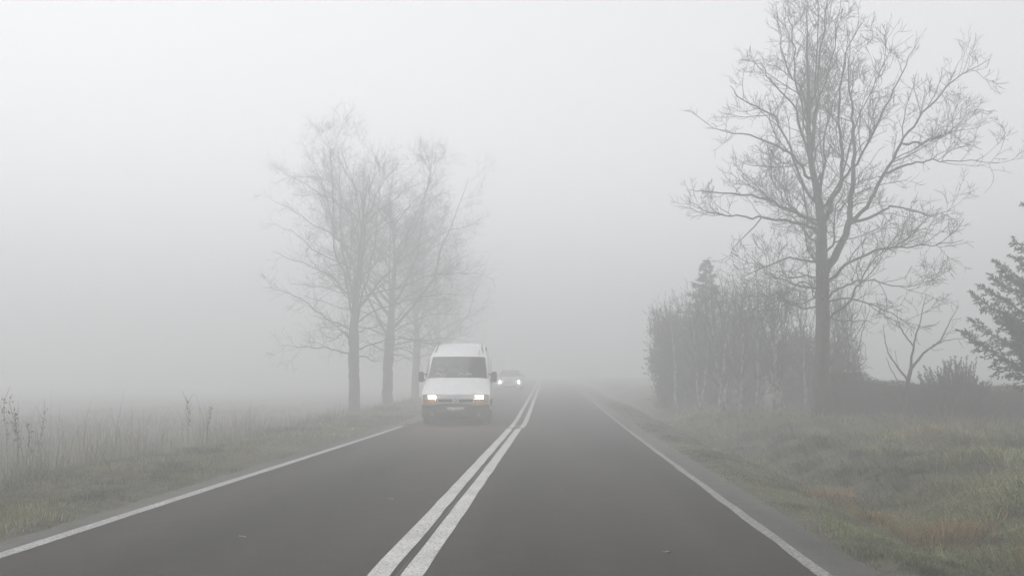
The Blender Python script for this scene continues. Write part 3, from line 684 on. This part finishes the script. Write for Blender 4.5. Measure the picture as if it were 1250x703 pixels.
cw = [GREEN, FROST, DARKG, STRAW]
CL = [(3.75, 9.5, .42, .34), (3.32, 10.2, .25, .30), (4.15, 8.3, .40, .22), (3.72, 13.2, .38, .75), (3.9, 11.3, .3, .3), (6.9, 17.6, .8, .45)]
def bare(x, y):
    p = np.ones_like(x)
    for a, b, sx, sy in CL: p = np.minimum(p, np.clip(((x - a) / sx) ** 2 + ((y - b) / sy) ** 2 - .35, .06, 1))
    return p
field('verge_grass', 'short frosty grass on the verge beside the ditch', 1, 80000, (2.28, 3.8), (5.5, 45), (.02, .07), .9, cw, [6, 2, 4, 1], patch=lambda x, y: np.clip((x - 2.22 + .36 * vnoise(x, y, .35, 32)) * 3.2, .0, 1) * bare(x, y))
field('ditch_grass', 'long matted grass on the ditch bank', 2, 122000, (3.4, 9.5), (6.5, 34), (.10, .26), 1.35, [GREEN, FROST, STRAW, DARKG], [5, 2.5, 2.6, 2.6], .006, clump=60, comb=R(-150), patch=bare)
field('bank_grass', 'shaggy pale grass below the hedge', 3, 42000, (5.5, 17), (15, 33), (.12, .38), 1.0, [STRAW, FROST, GREEN, GREYB], [4, 2, 2, 2], .006, clump=40, near_pow=.6, patch=bare)
field('verge_grass', 'short frosty grass on the verge beside the weedy field', 4, 85000, (-7.8, -4.68), (6.5, 50), (.025, .09), .9, cw, [4, 7, 3, 1.6], patch=lambda x, y: np.clip((-4.64 - x + .4 * vnoise(x, y, .35, 31)) * 3.2, 0, 1))
field('verge_grass', 'coarser tufts of grass along the weedy field edge', 5, 45000, (-8.2, -5.2), (7, 45), (.06, .17), 1.1, [GREEN, FROST, STRAW, DARKG], [4, 4, 2, 3], .005, clump=55, patch=lambda x, y: np.clip((-5.0 - x) * .6, 0, 1))
WH = ([8, 12, 16, 20, 27, 40], [1.15, 1.2, 1.15, .95, .55, .3])
field('dry_weeds', 'tall dry grey-brown weeds covering the field edge', 6, 40000, (-22, -6.7), (8, 48), (.25, 1.0), .4, [GREYB, STRAW, (.17, .14, .12), FROST, (.10, .085, .07)], [4, 2, 3, 2, 2], .0045, clump=9, near_pow=1.01, hy=WH, patch=lambda x, y: np.clip((-6.5 - x) * .8, 0, 1) * np.clip(.75 + 1.5 * vnoise(x, y, 1.6, 8), .2, 1))
field('field_grass', 'rank pale grass in the foggy field', 7, 50000, (-26, -7.0), (9, 60), (.15, .42), .8, [GREYB, FROST, STRAW, GREEN, DARKG], [3, 2, 2, 2, 2], .006, clump=30, near_pow=.9, hy=([8, 18, 28, 40], [1, .95, .6, .5]))

# rust coloured dead grass clumps
def tussock(x, y, seed, n, sx, sy, h, label, group=None, cols=(RUST, STRAW, (.25, .165, .085), GREEN), wts=(4, 2.4, 2, 1.2), lean=1.0, name='dead_grass_clump', cat='grass clump'):
    rng = np.random.RandomState(seed); z0 = float(gz(x, y)); root = empty(name, (x, y, z0))
    a = rng.uniform(0, 6.28, n); r = np.abs(rng.normal(0, .5, n)) * (1 + .9 * vnoise(a * 1.5, a * 0, .8, seed)); px = sx * r * np.cos(a); py = sy * r * np.sin(a)
    P = np.stack([px, py, gz(x + px, y + py) - z0 - .01], -1)
    V, Q, T = blades(rng, P, rng.uniform(.5, 1, n) * h * np.clip(1.1 - .45 * r, .25, 1), rng.uniform(.004, .008, n) * max(1, y / 12), a + rng.normal(0, .6, n), np.abs(rng.normal(lean, .3, n)))
    f = mesh_obj('blades', V, [Q, T], M['grass'], root, col=np.repeat(tints(rng, n, cols, wts, .22), 5, 0)); f['kind'] = 'stuff'
    return tag(root, label, cat, group)
RG = 'rust coloured dead grass clumps in the ditch'
tussock(3.75, 9.5, 1, 1500, .46, .36, .42, 'largest rust-brown dead grass clump, lying in the ditch', RG)
tussock(3.32, 10.2, 2, 420, .25, .30, .30, 'pale tan dead grass clump against the largest rust-brown clump', RG, wts=(2, 4, 1, 1))
tussock(4.15, 8.3, 3, 900, .42, .24, .34, 'low rust-brown dead grass clump spread on the ditch side', RG)
tussock(3.72, 13.2, 4, 1400, .38, .75, .38, 'long rust-brown dead grass clump stretched along the ditch', RG)
tussock(3.9, 11.3, 5, 300, .3, .3, .28, 'thin faded dead grass clump between the large and the long rust-brown clumps', RG, wts=(3, 4, 1, 1))
tussock(6.9, 17.6, 6, 700, .8, .45, .32, 'wide pale tan dead grass clump on the bank beside the earth heap', RG, wts=(2, 5, 1, 1))

def heap(x, y, rx, ry_, h, seed, label):
    a = np.linspace(0, 6.2832, 26); r = np.linspace(0, 1, 10); A, RR = np.meshgrid(a, r)
    X = RR * rx * np.cos(A); Y = RR * ry_ * np.sin(A); Z = h * np.cos(RR * 1.5708) ** 1.3 + .06 * h / .15 * vnoise(X + seed, Y, .09, seed) * (1 - RR ** 2) - .03
    X[:, -1] = X[:, 0]; Y[:, -1] = Y[:, 0]; Z[:, -1] = Z[:, 0]
    o = MB().grid(np.stack([X, Y, Z], -1)).build('earth_heap', M['heap'], smooth=True)
    o.location = (x, y, float(gz(x, y))); return tag(o, label, 'earth heap')
M['heap'] = mat('reddish_soil', (.09, .06, .045), .95, c2=(.2, .13, .09), scale=14, bump=.8, bscale=30)
heap(7.6, 17.9, .26, .24, .24, 3, 'small reddish earth heap among the pale grass on the bank')

# tall dry weed stalks that stand out one by one
def stalk(x, y, seed, h, nb, label, lean=.1, pale=False, group=None, r=.005):
    rng = np.random.RandomState(seed); root = empty('weed_stalk', (x, y, float(gz(x, y)) - .02))
    a = rng.uniform(0, 6.28); m = M['stalk_pale'] if pale else M['stalk']
    q = np.array([[0, 0, 0], [lean * .3 * h * math.cos(a), lean * .3 * h * math.sin(a), h * .5], [lean * h * math.cos(a), lean * h * math.sin(a), h]])
    P = smooth_path(q, 10, rng, .006); mb = MB().tube(P, np.linspace(r, r * .5, 10), 5, True)
    for k in range(nb):
        i = rng.randint(3, 10); d = norm(np.array([rng.normal(0, .5), rng.normal(0, .5), 1])); l = rng.uniform(.08, .25) * h
        mb.tube(np.stack([P[i], P[i] + d * l * .5, P[i] + d * l + [0, 0, .02]]), [r * .6, r * .5, r * .4], 3)
    mb.build('stem', m, root)
    sb = []; 
    n = 12 + nb * 5; i = rng.randint(5, 10, n); pp = P[i] + rng.normal(0, .02 * h, (n, 3)); dd = rng.normal(0, .5, (n, 3)) + [0, 0, .8]; ll = rng.uniform(.02, .05, n)
    V, Q = leaves(pp, dd, ll, ll * .5, rng); f = mesh_obj('seed_head', V, [Q], M['leaf'], root, col=np.repeat(tints(rng, n, [(.15, .125, .1), (.2, .17, .13)], [1, 1]), 4, 0))
    return tag(root, label, 'weed', group)
M['stalk'] = mat('dry_stalk', (.12, .10, .08), .9); M['stalk_pale'] = mat('bleached_stalk', (.36, .33, .27), .9)
SG = 'dark weed stalks rising above the dry weeds'
for i, (x, y, h, nb) in enumerate(((-7.35, 12.9, 1.12, 2), (-8.0, 13.6, 1.28, 5), (-7.6, 13.2, .95, 8), (-7.0, 12.4, .75, 4), (-8.5, 15.2, 1.2, 6))):
    stalk(x, y, 100 + i, h, nb, ('leaning bare dark weed stalk with few side shoots among the dry weeds', 'tallest dark weed stalk rising straight above the dry weeds', 'most branched dark weed stalk among the dry weeds', 'short dark weed stalk at the grass edge of the dry weeds', 'tall branched dark weed stalk deep in the dry weeds')[i], .22 if i == 0 else .1, group=SG, r=.0048)
for i, (x, y, h, nb) in enumerate(((-7.3, 18.6, 1.0, 9), (-7.05, 18.9, .85, 7))):
    stalk(x, y, 120 + i, h, nb, ('taller forked dry weed where the tall weeds thin out', 'shorter dry weed beside the forked one where the tall weeds thin out')[i], .06, group='branching weeds at the far end of the weed patch', r=.006)
PG = 'bleached bent stalks in the bank grass'
for i, (x, y, h, l) in enumerate(((7.35, 18.6, .55, .25), (9.0, 20.3, .8, .6), (9.2, 17.8, .6, .7), (9.6, 19.4, .7, .5), (8.6, 21.2, .75, .45))):
    stalk(x, y, 140 + i, h, 2, 'bleached upright stalk beside the reddish earth heap' if i == 0 else 'bleached bent stalk sticking out of the bank grass before the hedge', l, True, PG)

def leaf(x, y, seed):
    rng = np.random.RandomState(seed); s = .045
    V = np.array([[-s, 0, 0], [-.3 * s, .5 * s, .012], [.5 * s, .45 * s, .006], [1.1 * s, 0, .014], [.4 * s, -.5 * s, .004], [-.3 * s, -.45 * s, .01], [0, 0, .004]])
    T = [[6, i, (i + 1) % 6] for i in range(6)]
    o = MB().add(V, T=T).build('fallen_leaf', M['drygold']); o.location = (x, y, float(zr(y)) + .006); o.rotation_euler = (0, 0, rng.uniform(0, 6))
    return tag(o, 'small pale fallen leaf lying on the asphalt', 'leaf', 'fallen leaves on the road')
M['drygold'] = mat('dry_leaf', (.24, .21, .16), .8)
for i, (x, y) in enumerate(((.88, 7.75), (-1.9, 10.9), (-2.75, 8.3))): leaf(x, y, i)

# ------------------------------------------------------------------ vehicles
def lerp_tab(z, tab):
    t = np.array(tab); return np.interp(z, t[:, 0], t[:, 1])

class Body:
    """a car skin swept from a side profile (y, z) and a half-width table by height"""
    def __init__(s, prof, wid, bow, crown):
        s.p = np.array(prof, float); s.wid = wid; s.bow = bow; s.crown = crown
        d = np.linalg.norm(np.diff(s.p, axis=0), axis=1); s.s = np.concatenate([[0], np.cumsum(d)])
    def at(s, u, t, off=0.0):
        """u: index along the profile (float), t: -1..1 across"""
        y = np.interp(u, range(len(s.p)), s.p[:, 0]); z = np.interp(u, range(len(s.p)), s.p[:, 1])
        w = lerp_tab(z, s.wid); b = np.interp(u, range(len(s.p)), s.bow); c = np.interp(u, range(len(s.p)), s.crown)
        e = 1e-2; dy = np.interp(u + e, range(len(s.p)), s.p[:, 0]) - np.interp(u - e, range(len(s.p)), s.p[:, 0]); dz = np.interp(u + e, range(len(s.p)), s.p[:, 1]) - np.interp(u - e, range(len(s.p)), s.p[:, 1])
        l = np.hypot(dy, dz) + 1e-9; ny, nz = -dz / l, dy / l
        a = np.abs(t)
        return np.stack([w * t, y + b * a ** 3 + ny * off, z - c * a ** 4 + nz * off], -1)
    def patch(s, u0, u1, t0, t1, nu=8, nt=14, off=0.0):
        U, T = np.meshgrid(np.linspace(u0, u1, nu), np.linspace(t0, t1, nt), indexing='ij')
        return s.at(U, T, off)

def wheel(parent, x, y, r, w, name='wheel'):
    s = 1 if x > 0 else -1
    t = MB().lathe([(r * .62, -w / 2), (r * .9, -w / 2), (r * .98, -w * .38), (r, -w * .2), (r, w * .2), (r * .98, w * .38), (r * .9, w / 2), (r * .62, w / 2)], 28).build(name, M['rubber'], parent, True)
    t.location = (x, y, r)
    rim = MB().lathe([(0.01, s * w * .30), (r * .2, s * w * .34), (r * .3, s * w * .2), (r * .5, s * w * .25), (r * .62, s * w * .5), (r * .64, s * w * .44)], 24).build('rim', M['steel'], t, True)
    return t

def side_skin(body, sign, us, zbot, rows=10):
    """from the skin's edge down to the sill"""
    E = body.at(us, np.full(len(us), float(sign))); G = []
    for k in range(rows):
        f = k / (rows - 1); zb = zbot(E[:, 1]); z = E[:, 2] * (1 - f) + np.minimum(zb, E[:, 2]) * f
        x = sign * np.where(k == 0, np.abs(E[:, 0]), np.maximum(lerp_tab(z, body.wid), 0)); G.append(np.stack([x, E[:, 1], z], -1))
    return np.array(G)

def text_mesh(name, txt, size, loc, parent, mat_):
    cu = bpy.data.curves.new(name, 'FONT'); cu.body = txt; cu.size = size; cu.align_x = 'CENTER'; cu.align_y = 'CENTER'; cu.extrude = .001
    to = bpy.data.objects.new(name, cu); COL.objects.link(to)
    dg = bpy.context.evaluated_depsgraph_get(); me = bpy.data.meshes.new_from_object(to.evaluated_get(dg))
    bpy.data.objects.remove(to); o = bpy.data.objects.new(name, me); COL.objects.link(o); me.materials.clear(); me.materials.append(mat_)
    o.parent = parent; o.location = loc; o.rotation_euler = (R(90), 0, 0); return o

def van():
    X0, Y0 = -2.90, 27.2
    root = empty('white_van', (X0, Y0, float(zr(Y0 + 2))), R(2.8))
    tag(root, 'white panel van with lit headlights and dark grey bumper driving on the road', 'van')
    wid = [(.15, .93), (.6, .985), (.95, .99), (1.36, .965), (2.0, .865), (2.3, .795), (2.47, .75)]
    prof = [(.03, .56), (.0, .64), (.0, .82), (.05, .89), (.50, 1.14), (.90, 1.345), (.94, 1.36), (1.58, 1.99), (1.66, 2.03), (1.95, 2.22), (2.35, 2.38), (2.9, 2.45), (4.0, 2.47), (5.2, 2.46), (5.34, 2.40), (5.38, 2.2), (5.40, .5)]
    bow = [.12, .12, .12, .12, .13, .14, .14, .10, .10, .08, .05, .02, 0, 0, -.02, -.02, -.02]
    crn = [0, 0, 0, .01, .05, .05, .045, .02, .03, .05, .06, .07, .07, .07, .05, 0, 0]
    B = Body(prof, wid, bow, crn)
    mb = MB()
    def tt(n=15): return np.linspace(-1, 1, n)
    for u0, u1, nu in ((0, 3, 7), (3, 5.9, 12), (7.1, 16, 30)): mb.grid(B.patch(u0, u1, -1, 1, nu, 23))
    for s in (-1, 1):                                            # windscreen pillars
        mb.grid(B.patch(5.9, 7.1, *sorted((s * .925, s * 1.0)), 10, 3))
    arches = ((.82, .40), (4.15, .40))
    def zb(y):
        z = np.full_like(y, .30)
        for yc, r in arches:
            q = np.clip(1 - ((y - yc) / r) ** 2, 0, None); z = np.maximum(z, .34 + r * np.sqrt(q) * (q > 0) - .0)
        return np.maximum(z, np.where(y < .45, .56, z))
    us = np.concatenate([np.linspace(3, 5.9, 24), np.linspace(5.9, 7.1, 12)[1:], np.linspace(7.1, 12, 18)[1:], np.linspace(12, 13, 26)[1:], np.linspace(13, 14.6, 5)[1:]])
    for s in (-1, 1): mb.grid(side_skin(B, s, us, zb), flip=s < 0)
    body = mb.build('body', M['white'], root, True)
    # bumper wraps round to the arches
    path = np.array([(-.985, .50), (-.99, .25), (-.96, .10), (-.86, .0), (-.6, -.06), (-.3, -.085), (0, -.09), (.3, -.085), (.6, -.06), (.86, .0), (.96, .10), (.99, .25), (.985, .50)])
    rng = np.random.RandomState(1); pth = smooth_path(np.column_stack([path, path[:, 0] * 0]), 49, rng)
    G = []
    for z, i in ((.17, .10), (.20, .03), (.26, .0), (.44, .0), (.46, .012), (.53, .012), (.55, .0), (.60, .015), (.625, .07)):
        q = pth.copy(); q[:, 0] *= 1 - i * .6; q[:, 1] += i; q[:, 2] = z; G.append(q)
    bumper = MB().grid(np.array(G)).build('bumper', M['plastic'], root, True)
    MB().box((0, 2.8, .42), (1.7, 4.9, .10)).build('underbody', M['black'], root)
    pl = MB().box((.0, -.105, .455), (.52, .012, .115)).build('number_plate', M['plate'], bumper)
    MB().box((-.24, -.1125, .455), (.038, .004, .105)).build('plate_band', M['eu'], bumper)
    text_mesh('plate_text', 'LBC W5102', .105, (.02, -.1125, .455), bumper, M['ink'])
    for s in (-1, 1): MB().lathe([(.0, -.0), (.05, .0), (.055, .02)], 16, (s * .66, -.060, .30), 'y').build('fog_lamp', M['steel'], bumper)
    # grille band
    def fy(x, z):
        w = lerp_tab(z, wid); return np.abs(x / w) ** 3 * .12
    def panel(x0, x1, z0, z1, off, n=10):
        X, Z = np.meshgrid(np.linspace(x0, x1, n), np.linspace(z0, z1, 3), indexing='ij'); return np.stack([X, fy(X, Z) - off, Z], -1)
    g = MB()
    for s in (-1, 1):
        x0, x1 = sorted((s * .10, s * .50)); g.grid(panel(x0, x1, .655, .735, .012), True)
    grille = g.build('grille', M['black'], root)
    for z in (.675, .70, .72):
        for s in (-1, 1):
            x0, x1 = sorted((s * .10, s * .50)); MB().grid(panel(x0, x1, z - .005, z + .005, .017), True).build('slat', M['plastic'], grille)
    MB().grid(panel(-.53, .53, .615, .645, .020), True).build('grille_bar', M['white'], grille)
    MB().grid(panel(-.53, .53, .745, .765, .018), True).build('grille_bar', M['white'], grille)
    bd = MB()                                                    # open diamond badge
    dia = np.array([(0, .085), (.055, 0), (0, -.085), (-.055, 0)]); ins = dia * .5
    V = [(x, -.03, .70 + z) for x, z in dia] + [(x, -.035, .70 + z) for x, z in ins]
    bd.add(V, [[i, (i + 1) % 4, 4 + (i + 1) % 4, 4 + i] for i in range(4)]).build('badge', M['chrome'], grille)
    MB().grid(panel(-.50, .50, .845, .852, .014), True).build('bonnet_seam', M['black'], body)
    for s in (-1, 1):
        x0, x1 = sorted((s * .54, s * .945))
        h = MB().grid(panel(x0, x1, .705, .86, .010), True).build('headlight', M['chrome'], root)
        q0, q1 = sorted((s * .57, s * .785)); MB().grid(panel(q0, q1, .748, .842, .016), True).build('bulb', M['lamp'], h)
        MB().grid(panel(x0, x1, .705, .86, .03), True).build('lens', M['lens'], h)
        f = MB(); f.box(((x0 + x1) / 2, fy((x0 + x1) / 2, .86) - .02, .865), (.41, .05, .012)); f.build('rim', M['plastic'], h)
        MB().grid(panel(x0, x1, .625, .70, .016), True).build('indicator', M['amber'], root)
        # door mirror
        m_ = MB(); c = (s * 1.09, 1.02, 1.38); h2 = np.array([.085, .06, .155])
        th = np.linspace(0, 6.2832, 17)[:-1]; rg = []
        for y, k in ((-1, .72), (-.6, .95), (.3, 1.0), (1.0, .9)):
            cs, sn = np.cos(th), np.sin(th); rg.append(np.stack([c[0] + h2[0] * k * np.sign(cs) * abs(cs) ** .45, np.full(16, c[1] + h2[1] * y), c[2] + h2[2] * k * np.sign(sn) * abs(sn) ** .45], -1))
        rg = np.array(rg); rg = np.concatenate([rg, rg[:, :1]], 1); m_.grid(rg); m_.add(np.vstack([rg[0, :-1], [(c[0], c[1] - h2[1] * 1.05, c[2])]]), T=[[16, i, (i + 1) % 16] for i in range(16)])
        mir = m_.build('mirror', M['plastic'], root, True)
        MB().tube([(s * .92, 1.15, 1.27), (s * 1.02, 1.06, 1.29)], [.03, .025], 8).build('mirror_arm', M['plastic'], mir)
        MB().tube([(s * .92, 1.15, 1.46), (s * 1.02, 1.06, 1.45)], [.02, .02], 8).build('mirror_arm', M['plastic'], mir)
        # roof gutter strip
        gt = MB(); gt.grid(B.patch(8.6, 13, *sorted((s * .86, s * .905)), 20, 2, .012)); gt.build('roof_gutter', M['black'], root)
        # side window, sill trim, door seam, handle
        ys = np.linspace(1.05, 1.95, 8); zt = np.interp(ys, [1.05, 1.55, 1.95], [1.42, 1.86, 1.90])
        G = np.array([[(s * (lerp_tab(z, wid) + .006), y, z) for z in np.linspace(1.38, max(z1, 1.4), 5)] for y, z1 in zip(ys, zt)]); MB().grid(G, flip=s > 0).build('side_window', M['darkglass'], root)
        MB().box((s * .995, 2.4, .62), (.02, 3.0, .14)).build('side_moulding', M['plastic'], root)
        dr = MB().box((s * (lerp_tab(1.1, wid) + .002), 2.08, 1.2), (.008, .014, 1.5)).build('door_seam', M['black'], root)
        MB().box((s * 1.0, 1.92, 1.2), (.03, .16, .04)).build('door_handle', M['plastic'], root)
        for yc in (.82, 4.15): wheel(root, s * .86, yc, .335, .22)
        for yc, r in arches:                                     # dark wheel housings
            a = np.linspace(0, math.pi, 13); G = np.array([[(s * xx, yc + (r + .0) * math.cos(q), .34 + r * math.sin(q)) for q in a] for xx in (.55, .975)]); MB().grid(G).build('wheel_arch', M['black'], root)
    # glass
    ws = MB().grid(B.patch(5.92, 7.08, -.925, .925, 10, 19, -.004)).build('windscreen', M['glass'], root, True)
    for s, x0 in ((1, -.05), (1, .5)):
        p0 = B.at(np.array([5.95]), np.array([x0 - .35]), .02)[0]; p1 = B.at(np.array([6.02]), np.array([x0 + .25]), .02)[0]; MB().tube(np.array([p0, p1]), .010, 5, True).build('wiper', M['black'], ws)
    MB().tube([(.62, 1.72, 2.04), (.63, 1.80, 2.22)], [.008, .004], 6, True).build('antenna', M['black'], root)
    # cabin
    Gd = []
    for y, z in ((1.02, 1.335), (1.2, 1.37), (1.38, 1.36), (1.48, 1.25), (1.46, .9)): Gd.append([(x, y + .12 * abs(x) ** 3, z) for x in np.linspace(-.88, .88, 9)])
    MB().grid(np.array(Gd)).build('dashboard', M['dash'], root, True)
    th = np.linspace(0, 6.2832, 25); st = np.stack([.42 + .19 * np.cos(th), 1.56 + .10 * np.sin(th), 1.33 + .16 * np.sin(th)], -1); MB().tube(st, .016, 6).build('steering_wheel', M['black'], root)
    MB().box((0, 2.55, 1.35), (1.66, .04, 1.9)).build('bulkhead', M['cabin'], root)
    for x, w in ((.42, .48), (-.36, .80)):
        s_ = MB()
        for z, y, k in ((.85, 1.95, 1), (1.1, 2.05, 1.0), (1.4, 2.13, .96), (1.55, 2.17, .8)):
            pass
        prof_ = [(.8, 1.9, 1), (1.1, 2.0, 1.0), (1.42, 2.1, .95), (1.52, 2.14, .75)]
        G = np.array([[(x + w / 2 * k * c, y + .05 * abs(c) ** 2, z) for c in np.linspace(-1, 1, 7)] for z, y, k in prof_]); s_.grid(G)
        seat = s_.build('seat', M['cabin'], root, True)
        for hx in ((x,) if w < .6 else (x - .2, x + .2)):
            MB().box((hx, 2.14, 1.66), (.26, .09, .17)).build('headrest', M['cabin'], seat)
    MB().box((0, 1.75, .78), (1.7, .9, .1)).build('cabin_floor', M['cabin'], root)
    return root
M['darkglass'] = mat('tinted_side_glass', (.02, .022, .024), .08)
vn = van()

def paper(x, y, z, seed, s, label):
    rng = np.random.RandomState(seed); X, Y = np.meshgrid(np.linspace(-1, 1, 6), np.linspace(-1, 1, 5), indexing='ij')
    G = np.stack([X * s, Y * s * .5, .03 + .05 * rng.rand(6, 5) + .06 * np.cos(X * 1.6) + .03 * Y], -1)
    o = MB().grid(G).build('crumpled_paper', M['paper']); o.location = (vn.location.x + x * .9988 - y * .0488, vn.location.y + y, vn.location.z + z); return tag(o, label, 'paper', 'papers on the dashboard')
for i, (x, s) in enumerate(((-.62, .11), (-.45, .07), (.1, .08), (.32, .10))): paper(x, 1.17, 1.37, i, s, 'crumpled white paper lying on the dashboard behind the white van\'s windscreen')

def far_car():
    X0, Y0 = -3.38, 64.0
    root = empty('oncoming_car', (X0 + float(xo(Y0)) + .52, Y0, float(zr(Y0 + 1.5)))); root.rotation_euler = (math.atan(.0125), 0, 0)
    tag(root, 'faint grey car with two bright white headlights following the white van', 'car')
    wid = [(.15, .80), (.5, .85), (.8, .86), (.95, .83), (1.3, .62), (1.45, .55)]
    prof = [(.02, .20), (-.02, .35), (.0, .55), (.06, .72), (.6, .88), (1.15, .95), (1.2, .97), (1.85, 1.36), (1.95, 1.40), (2.6, 1.45), (3.3, 1.38), (3.9, 1.05), (4.15, .95), (4.2, .45)]
    bow = [.16, .16, .16, .16, .16, .14, .14, .08, .06, 0, -.04, -.06, -.1, -.1]; crn = [0, 0, 0, .02, .05, .03, .03, .02, .03, .04, .03, .03, .03, 0]
    B = Body(prof, wid, bow, crn); mb = MB()
    for u0, u1, nu in ((0, 5.9, 16), (7.1, 13, 16)): mb.grid(B.patch(u0, u1, -1, 1, nu, 17))
    for s in (-1, 1): mb.grid(B.patch(5.9, 7.1, *sorted((s * .92, s)), 6, 2))
    def zb(y):
        z = np.full_like(y, .22)
        for yc in (.75, 3.3):
            q = np.clip(1 - ((y - yc) / .36) ** 2, 0, None); z = np.maximum(z, (.3 + .36 * np.sqrt(q)) * (q > 0))
        return z
    us = np.concatenate([np.linspace(3, 12, 70)])
    for s in (-1, 1): mb.grid(side_skin(B, s, us, zb, 7), flip=s < 0)
    mb.build('body', M['carpaint'], root, True)
    MB().grid(B.patch(5.92, 7.08, -.92, .92, 6, 11, -.004)).build('windscreen', M['darkglass'], root, True)
    MB().grid(B.patch(.3, 1.0, -.6, .6, 4, 9, .008)).build('grille', M['black'], root)
    MB().box((0, -.045, .38), (.5, .012, .11)).build('number_plate', M['plate'], root)
    for s in (-1, 1):
        h = MB().grid(B.patch(2.1, 2.8, *sorted((s * .62, s * .95)), 4, 5, .01)).build('headlight', M['chrome'], root)
        MB().lathe([(.005, -.02), (.03, -.018), (.045, .0)], 16, (s * .65, .0, .63), 'y').build('bulb', M['lampw'], h)
        MB().box((s * .92, 1.25, .98), (.2, .09, .13)).build('mirror', M['carpaint'], root)
        G = np.array([[(s * (lerp_tab(z, wid) + .005), y, z) for z in np.linspace(.98, z1, 4)] for y, z1 in ((1.35, 1.02), (1.8, 1.28), (2.6, 1.36), (3.2, 1.28), (3.6, 1.05))]); MB().grid(G, flip=s > 0).build('side_window', M['darkglass'], root)
        for yc in (.75, 3.3): wheel(root, s * .75, yc, .30, .19)
    MB().box((0, 2.1, .25), (1.4, 3.6, .1)).build('underbody', M['black'], root)
far_car()

# ------------------------------------------------------------------ the fog
hz = MB().box((0, 200, 6.45), (1500, 1600, 16.9)).build('haze', None)
tag(hz, 'even pale grey fog filling the whole place', 'fog', kind='stuff')
m = bpy.data.materials.new('fog_volume'); m.use_nodes = True; n = m.node_tree; n.nodes.clear()
mo = n.nodes.new('ShaderNodeOutputMaterial'); pv = n.nodes.new('ShaderNodeVolumePrincipled')
pv.inputs['Color'].default_value = (.975, .978, .985, 1); pv.inputs['Density'].default_value = FOG; pv.inputs['Anisotropy'].default_value = 0.35
pv.inputs['Density Attribute'].default_value = ''
n.links.new(pv.outputs[0], mo.inputs['Volume'])
try: m.cycles.homogeneous_volume = True
except Exception: pass
hz.data.materials.append(m)
